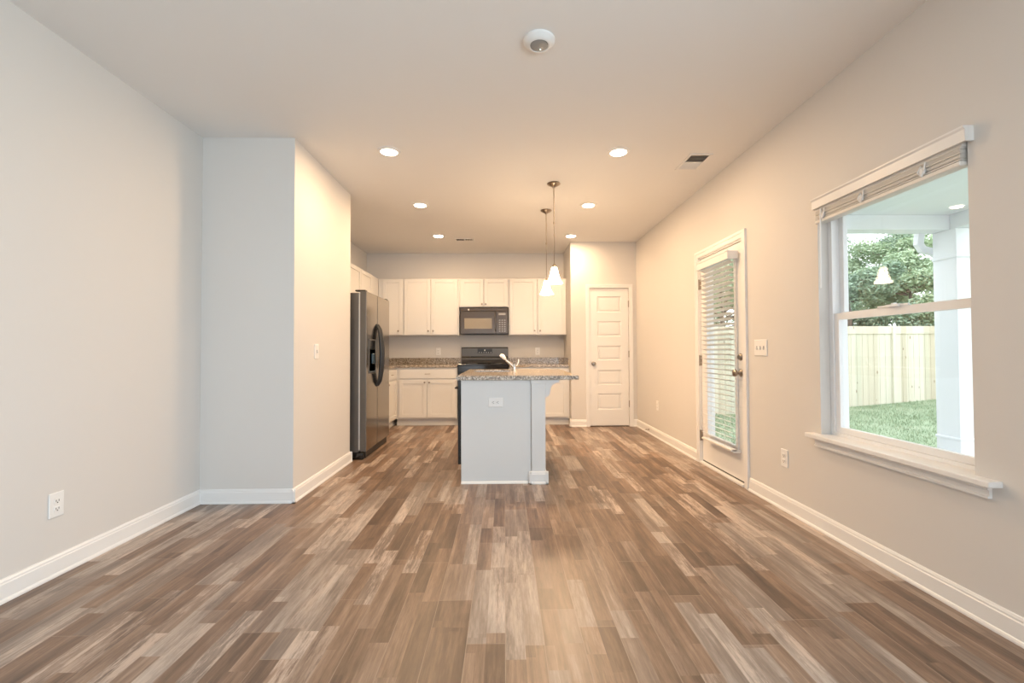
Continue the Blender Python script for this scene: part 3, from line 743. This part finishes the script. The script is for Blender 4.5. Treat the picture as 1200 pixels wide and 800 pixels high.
bm = BM(); lathe(bm, [(0, .701), (.04, .701), (.042, .704), (.03, .703), (0, .702)], (-.13, 4.86, 0), 2, 20); part('drain', bm, M_chrome, sk, smooth=True)
fc = root('faucet', 'brushed nickel faucet with slanted spout at the back of the island', 'faucet', (.105, 4.9, CZ1))
bm = BM(); lathe(bm, [(0, CZ1), (.030, CZ1), (.030, CZ1+.006), (.022, CZ1+.012), (.020, CZ1+.055), (.016, CZ1+.07), (0, CZ1+.074)], (.105, 4.9, 0), 2, 20); part('body', bm, M_chrome, fc, smooth=True)
bm = BM(); tube(bm, [(.100, 4.9, CZ1+.035), (.075, 4.9, CZ1+.062), (.03, 4.9, CZ1+.10), (.0, 4.9, CZ1+.130)], .013, 14, [.016, .015, .0135, .014]); part('spout', bm, M_chrome, fc, smooth=True)
bm = BM(); tube(bm, [(.004, 4.9, CZ1+.126), (-.006, 4.9, CZ1+.138), (-.020, 4.9, CZ1+.155), (-.034, 4.9, CZ1+.160), (-.048, 4.9, CZ1+.150)], .019, 14, [.015, .020, .0235, .022, .014]); part('spray_head', bm, M_plate, fc, 'pale rounded spray head', smooth=True)
bm = BM(); tube(bm, [(.118, 4.9, CZ1+.045), (.135, 4.9, CZ1+.06), (.150, 4.9, CZ1+.09), (.150, 4.9, CZ1+.122)], .006, 10); part('lever', bm, M_plate, fc, 'thin upright lever', smooth=True)
dw = root('dishwasher', 'black dishwasher built into the left side of the island', 'dishwasher', (-.38, 4.25, .1))
part('door', B1(-.404, IX0-.001, 3.945, 4.545, .148, .868, bev=.004), M_black, dw)
part('tub_front', B1(IX0-.001, IX0+.019, 3.945, 4.545, .11, .868), M_blackp, dw)
bm = BM(); tube(bm, [(-.404, 4.0, .80), (-.430, 4.0, .80), (-.430, 4.49, .80), (-.404, 4.49, .80)], .008, 10); part('handle', bm, M_blackp, dw)
part('toe_panel', B1(IX0+.015, IX0+.069, 3.945, 4.545, .01, .104), M_blackp, dw)
plate('island_outlet', 'white horizontal outlet on the end panel of the island', 'wall outlet', 1, IY0, -1, -.076, .686, 'outlet', horiz=True)

# ------------------------------------------------------------------ ceiling fixtures
LP = [(-.928, 3.665, 'recessed ceiling light nearest the camera on the left'), (.934, 3.660, 'recessed ceiling light nearest the camera on the right, beside the vent'),
      (-.926, 5.015, 'middle recessed ceiling light of the left row'), (.937, 5.010, 'middle recessed ceiling light of the right row'),
      (-.920, 6.366, 'farthest recessed ceiling light of the left row, beside the small vent'), (.941, 6.366, 'farthest recessed ceiling light of the right row, before the pantry wall')]
for i, (x, y, lb) in enumerate(LP):
    if i == 0:
        r0 = thing('recessed_light', lb, 'ceiling light', (x, y, H), 'recessed ceiling lights')
        bm = BM(); lathe(bm, [(.066, -.004), (.066, -.009), (.088, -.006), (.092, -.001), (.092, 0), (.066, 0)], (0, 0, 0), 2, 32)
        t_ = obj('trim_ring', bm, M_trim, r0, smooth=True)
        bm = BM(); lathe(bm, [(0, -.018), (.040, -.017), (.058, -.012), (.066, -.006), (.066, -.002), (0, -.002)], (0, 0, 0), 2, 32)
        l_ = obj('lens', bm, M_lamp, r0, smooth=True); l_['label'] = 'glowing warm white lens'
    else:
        r_ = r0.copy(); COL.objects.link(r_); r_.location = (x, y, H); r_['label'] = lb
        for ch in (t_, l_): c_ = ch.copy(); COL.objects.link(c_); c_.parent = r_
    a_ = area('recessed_lamp', (x, y, H-.020), (0, 0, 0), .10, .10, LAMP_W, LAMP_C, 'DISK')

for i, (x, y, lb) in enumerate([(.483, 4.365, 'nearer glass-shaded pendant lamp over the island'), (.486, 5.209, 'farther glass-shaded pendant lamp over the island')]):
    if i == 0:
        p0 = thing('pendant_lamp', lb, 'pendant lamp', (x, y, H), 'pendant lamps over the island')
        kids = []
        bm = BM(); lathe(bm, [(0, 0), (.064, 0), (.066, -.004), (.060, -.012), (.035, -.026), (.016, -.034), (.010, -.045), (0, -.046)], (0, 0, 0), 2, 28); kids.append(obj('canopy', bm, M_nick, p0, smooth=True))
        bm = BM(); tube(bm, [(0, 0, -.04), (0, 0, -.38)], .0055, 10); tube(bm, [(0, 0, -.38), (0, 0, -.78)], .0042, 10); lathe(bm, [(.0, -.375), (.008, -.375), (.008, -.395), (0, -.395)], (0, 0, 0), 2, 12); kids.append(obj('stem', bm, M_nick, p0, smooth=True))
        bm = BM(); lathe(bm, [(0, -.775), (.008, -.778), (.022, -.800), (.024, -.835), (0, -.836)], (0, 0, 0), 2, 20); kids.append(obj('socket_cap', bm, M_nick, p0, smooth=True))
        bm = BM(); lathe(bm, [(.026, -.815), (.032, -.835), (.038, -.87), (.050, -.915), (.066, -.948), (.078, -.966), (.079, -.970), (.075, -.968), (.062, -.945), (.046, -.912), (.034, -.87), (.028, -.838), (.022, -.815)], (0, 0, 0), 2, 32); kids.append(obj('lamp_shade', bm, M_shade, p0, smooth=True)); kids[-1]['label'] = 'glowing frosted bell glass shade'
    else:
        q0 = p0.copy(); COL.objects.link(q0); q0.location = (x, y, H); q0['label'] = lb
        for ch in kids: c_ = ch.copy(); COL.objects.link(c_); c_.parent = q0
    L = bpy.data.lights.new('pendant_bulb', 'POINT'); L.energy = 38; L.color = LAMP_C; L.shadow_soft_size = .03
    o = bpy.data.objects.new('pendant_bulb', L); COL.objects.link(o); o.location = (x, y, H-.93)

sd = root('smoke_detector', 'round white smoke detector with grey centre on the ceiling', 'smoke detector', (.186, 2.335, H))
bm = BM(); lathe(bm, [(0, 0), (.082, 0), (.082, -.010), (.078, -.013), (.070, -.023), (.056, -.030), (.050, -.031), (.048, -.027), (0, -.027)], (.186, 2.335, H), 2, 40); part('housing', bm, M_plate, sd, smooth=True)
bm = BM(); lathe(bm, [(0, -.0265), (.047, -.0265), (.045, -.030), (.034, -.031), (0, -.032)], (.186, 2.335, H), 2, 32); part('grey_cover', bm, M_sdgrey, sd, 'dark grey round centre', smooth=True)
bm = BM(); lathe(bm, [(0, -.031), (.004, -.031), (.003, -.034), (0, -.035)], (.194, 2.360, H), 2, 10); part('status_light', bm, M_led, sd)

def vent(label, x0, x1, y0, y1, along):
    r = root('ceiling_vent', label, 'vent', ((x0+x1)/2, (y0+y1)/2, H))
    bm = BM(); w = .022; z0, z1 = H-.008, H
    for a in ((x0, x1, y0, y0+w), (x0, x1, y1-w, y1), (x0, x0+w, y0+w, y1-w), (x1-w, x1, y0+w, y1-w)): box(bm, *a, z0, z1, bev=.002)
    if along == 'x': box(bm, x0+w, x1-w, (y0+y1)/2-.008, (y0+y1)/2+.008, z0, z1)
    else: box(bm, (x0+x1)/2-.008, (x0+x1)/2+.008, y0+w, y1-w, z0, z1)
    part('frame', bm, M_trim, r)
    part('duct_opening', B1(x0+w, x1-w, y0+w, y1-w, H-.002, H-.0005), M_grille, r)
    ym, xm = (y0+y1)/2, (x0+x1)/2
    for h in (0, 1):
        bm = BM()
        if along == 'x':
            a, b = (y0+w, ym-.008) if h == 0 else (ym+.008, y1-w)
            n = 6
            for i in range(n):
                y = a + (b-a)*(i+.5)/n; t = (.005 if h == 0 else -.004)
                prism(bm, [(y-t, H-.009), (y-t+.001, H-.009), (y+t+.001, H-.002), (y+t, H-.002)], 0, x0+w, x1-w)
        else:
            a, b = (x0+w, xm-.008) if h == 0 else (xm+.008, x1-w)
            n = 6
            for i in range(n):
                x = a + (b-a)*(i+.5)/n; t = .003 if h else -.003
                prism(bm, [(x-t, H-.009), (x-t+.001, H-.009), (x+t+.001, H-.002), (x+t, H-.002)], 1, y0+w, y1-w)
        part('louvre', bm, M_trim, r)
    return r
vent('white louvred ceiling vent near the right wall', 1.530, 1.725, 3.685, 4.015, 'x')
vent('small white ceiling vent close to the back wall', -.715, -.430, 6.50, 6.66, 'y')

# ------------------------------------------------------------------ porch and garden
struct('floor_porch', B1(XO, 5.25, -1.5, 5.2, -.22, -.10), M_conc, label='concrete porch slab outside')
pr = root('porch_roof', 'white covered porch ceiling and beams outside the window', 'porch roof', (3.6, 2.0, 2.6))
part('porch_ceiling', B1(XO, 5.3, -1.8, 5.2, 2.60, 2.68), M_ext, pr)
bm = BM(); box(bm, XO, 5.08, 4.90, 5.10, 2.44, 2.60, bev=.004); box(bm, 4.90, 5.08, -1.8, 4.90, 2.44, 2.60, bev=.004); part('beam', bm, M_ext, pr)
bm = BM(); box(bm, XO, 5.4, 5.10, 5.22, 2.50, 2.66, bev=.01); part('gutter', bm, M_ext, pr)
pc = root('porch_column', 'square white porch column standing outside the window', 'column', (4.98, 4.97, -.1))
bm = BM(); box(bm, 4.90, 5.06, 4.835, 5.085, -.1, 2.44, bev=.004); part('shaft', bm, M_ext, pc)
bm = BM(); box(bm, 4.888, 5.072, 4.823, 5.097, -.1, .14, bev=.006); box(bm, 4.880, 5.08, 4.815, 5.105, .135, .165, bev=.006); part('plinth', bm, M_ext, pc)
bm = BM(); box(bm, 4.890, 5.070, 4.825, 5.095, 2.14, 2.44, bev=.006); box(bm, 4.882, 5.078, 4.817, 5.103, 2.12, 2.15, bev=.006); part('capital', bm, M_ext, pc)
dn = root('downspout', 'white gutter downspout with an elbow running beside the porch column', 'downspout', (4.95, 5.25, -.1))
bm = BM()
def sqtube(bm, pts, a, b):
    pts = [Vector(p) for p in pts]; rings = []
    for i, p in enumerate(pts):
        d = ((pts[i+1] if i+1 < len(pts) else p) - (pts[i-1] if i else p)).normalized()
        s = Vector((0, 1, 0)); u = d.cross(s).normalized()
        rings.append([bm.verts.new(p + u*x*a + s*y*b) for x, y in ((-1,-1), (1,-1), (1,1), (-1,1))])
    for A, B in zip(rings, rings[1:]):
        for k in range(4): bm.faces.new((A[k], A[(k+1) % 4], B[(k+1) % 4], B[k]))
    bm.faces.new(rings[0][::-1]); bm.faces.new(rings[-1])
sqtube(bm, [(4.81, 5.16, 2.52), (4.81, 5.18, 2.34), (4.85, 5.18, 2.28), (4.95, 5.15, 2.24), (5.0, 5.14, 2.19), (5.005, 5.14, 2.10), (5.005, 5.14, -.05)], .038, .03)
part('pipe', bm, M_ext, dn)

# ground
def gz(x, y): return max(-.42, min(.2, -.27 + .083*(x-8.3)))
bm = BM(); nx, ny = 60, 30; G = [[bm.verts.new((-12+60*i/nx, -6+50*j/ny, gz(-12+60*i/nx, 0))) for j in range(ny+1)] for i in range(nx+1)]
for i in range(nx):
    for j in range(ny): bm.faces.new((G[i][j], G[i+1][j], G[i+1][j+1], G[i][j+1]))
o = obj('lawn', bm, M_grass); tag(o, 'short green lawn sloping up behind the house', 'grass', kind='stuff')
bm = BM(); rnd = random.Random(4)
for i in range(26000):
    x = rnd.uniform(3.6, 11.5); y = rnd.uniform(5.35, 10.8); z = gz(x, y); h = rnd.uniform(.025, .07); a = rnd.uniform(0, PI); w = .006
    dx, dy = math.cos(a)*w, math.sin(a)*w; lx, ly = rnd.uniform(-.03, .03), rnd.uniform(-.03, .03)
    bm.faces.new([bm.verts.new(p) for p in ((x-dx, y-dy, z), (x+dx, y+dy, z), (x+lx, y+ly, z+h))])
o = obj('grass_blades', bm, M_grass); tag(o, 'blades of the lawn in front of the fence', 'grass', kind='stuff')

# fence
fn = root('wooden_fence', 'pale new pine privacy fence across the back of the lawn', 'fence', (5, 10.9, -.2))
FYF = 10.9; rnd = random.Random(9)
bm = BM(); x = 0.0
while x < 13:
    box(bm, x+.003, x+.137, FYF, FYF+.018 + rnd.uniform(0, .004), gz(x, 0)-.05, 1.65); x += .14
part('boards', bm, M_fence, fn)
bm = BM(); box(bm, 0, 13, FYF-.02, FYF+.06, 1.65, 1.688); box(bm, 0, 13, FYF-.02, FYF, 1.50, 1.65); part('top_rail', bm, M_fence, fn)
x = .6
while x < 13:
    part('post', B1(x, x+.09, FYF-.045, FYF-.0005, gz(x, 0)-.1, 1.66), M_fence, fn); x += 2.2

# trees
def leaves(bm, rnd, c, R, n, size, flat=.8):
    cx, cy, cz = c
    for i in range(n):
        while True:
            v = Vector((rnd.uniform(-1, 1), rnd.uniform(-1, 1), rnd.uniform(-1, 1)))
            if v.length < 1: break
        v = v * (.55 + .45*rnd.random()); p = Vector((cx + v.x*R, cy + v.y*R, cz + v.z*R*flat))
        d = Vector((rnd.gauss(0, 1), rnd.gauss(0, 1), rnd.gauss(0, .6))).normalized(); e = d.cross(Vector((rnd.gauss(0, 1), rnd.gauss(0, 1), rnd.gauss(0, 1)))).normalized()
        s = size * rnd.uniform(.6, 1.3)
        bm.faces.new([bm.verts.new(p + q) for q in (d*s, e*s*.45, -d*s, -e*s*.45)])
def tree(label, x, y, h, crown, seed, m, dens=1.0, tall=False):
    rnd = random.Random(seed); z0 = gz(x, y) - .05
    r = root('tree', label, 'tree', (x, y, z0), 'trees beyond the fence')
    bm = BM(); top = Vector((x + rnd.uniform(-.3, .3), y, z0 + h*.92))
    tube(bm, [(x, y, z0), (x + rnd.uniform(-.1, .1), y, z0+h*.35), (x + rnd.uniform(-.2, .2), y, z0+h*.65), top], .1, 8, [.11, .085, .055, .02])
    tips = []
    for i in range(15):
        t = rnd.uniform(.30, .88); a = rnd.uniform(0, 2*PI); s = Vector((x, y, z0+h*t)); L = crown*(.55 + .5*rnd.random())*(1.15 - t*.5)
        e = s + Vector((math.cos(a)*L, math.sin(a)*L, L*rnd.uniform(.2, .6))); mid = (s+e)/2 + Vector((0, 0, -.06*L))
        tube(bm, [s, mid, e], .03, 6, [.035, .022, .008]); tips.append(e); tips.append(mid + Vector((0, 0, .15)))
    part('trunk', bm, M_bark, r)
    bm = BM()
    for e in tips + [top]:
        leaves(bm, rnd, e + Vector((rnd.uniform(-.2, .2), rnd.uniform(-.2, .2), 0)), rnd.uniform(.35, .75)*crown*.5, int(520*dens), .058)
    part('foliage', bm, m, r)
TREES = [
 ('tall leafy tree at the left edge of the window view', 11.9, 15.8, 5.0, 1.9, 1, M_leafA, 1.0),
 ('dark tree with the lamp reflection over it in the window view', 16.4, 19.6, 6.0, 2.2, 2, M_leafB, 1.1),
 ('leafy tree directly left of the porch column in the window view', 13.4, 15.0, 4.9, 1.7, 3, M_leafA, 1.1),
 ('low dark tree just over the fence top at the left of the window view', 10.2, 13.2, 3.5, 1.5, 4, M_leafB, 1.3),
 ('low green tree just over the fence top beside the porch column', 11.7, 13.0, 3.4, 1.4, 5, M_leafA, 1.3),
 ('tree seen in the middle of the door glass through the slats', 7.2, 15.0, 5.5, 2.1, 6, M_leafA, 1.0),
 ('tree seen at the left of the door glass through the slats', 5.2, 14.6, 4.4, 2.0, 7, M_leafB, 1.1),
 ('tree seen at the right of the door glass through the slats', 8.6, 17.8, 5.2, 2.2, 8, M_leafB, 1.1),
 ('slender pine with a bare trunk rising highest beside the porch column', 18.6, 20.6, 7.6, 1.5, 9, M_leafB, .6),
 ('tree peeking past the right side of the porch column', 17.0, 16.4, 5.5, 2.0, 10, M_leafA, 1.0)]
for t in TREES: tree(*t)
nh = root('neighbour_house', 'grey-roofed house far behind the fence beside the porch column', 'house', (32, 28.7, -.2))
part('walls', B1(29.0, 35.6, 26.5, 31, -.2, 2.7), M_siding, nh)
bm = BM(); prism(bm, [(26.0, 2.65), (31.5, 2.65), (28.75, 4.3)], 0, 28.6, 36); part('roof', bm, M_roofg, nh)

# clean the helper property
for o in bpy.data.objects:
    if '_w' in o: del o['_w']
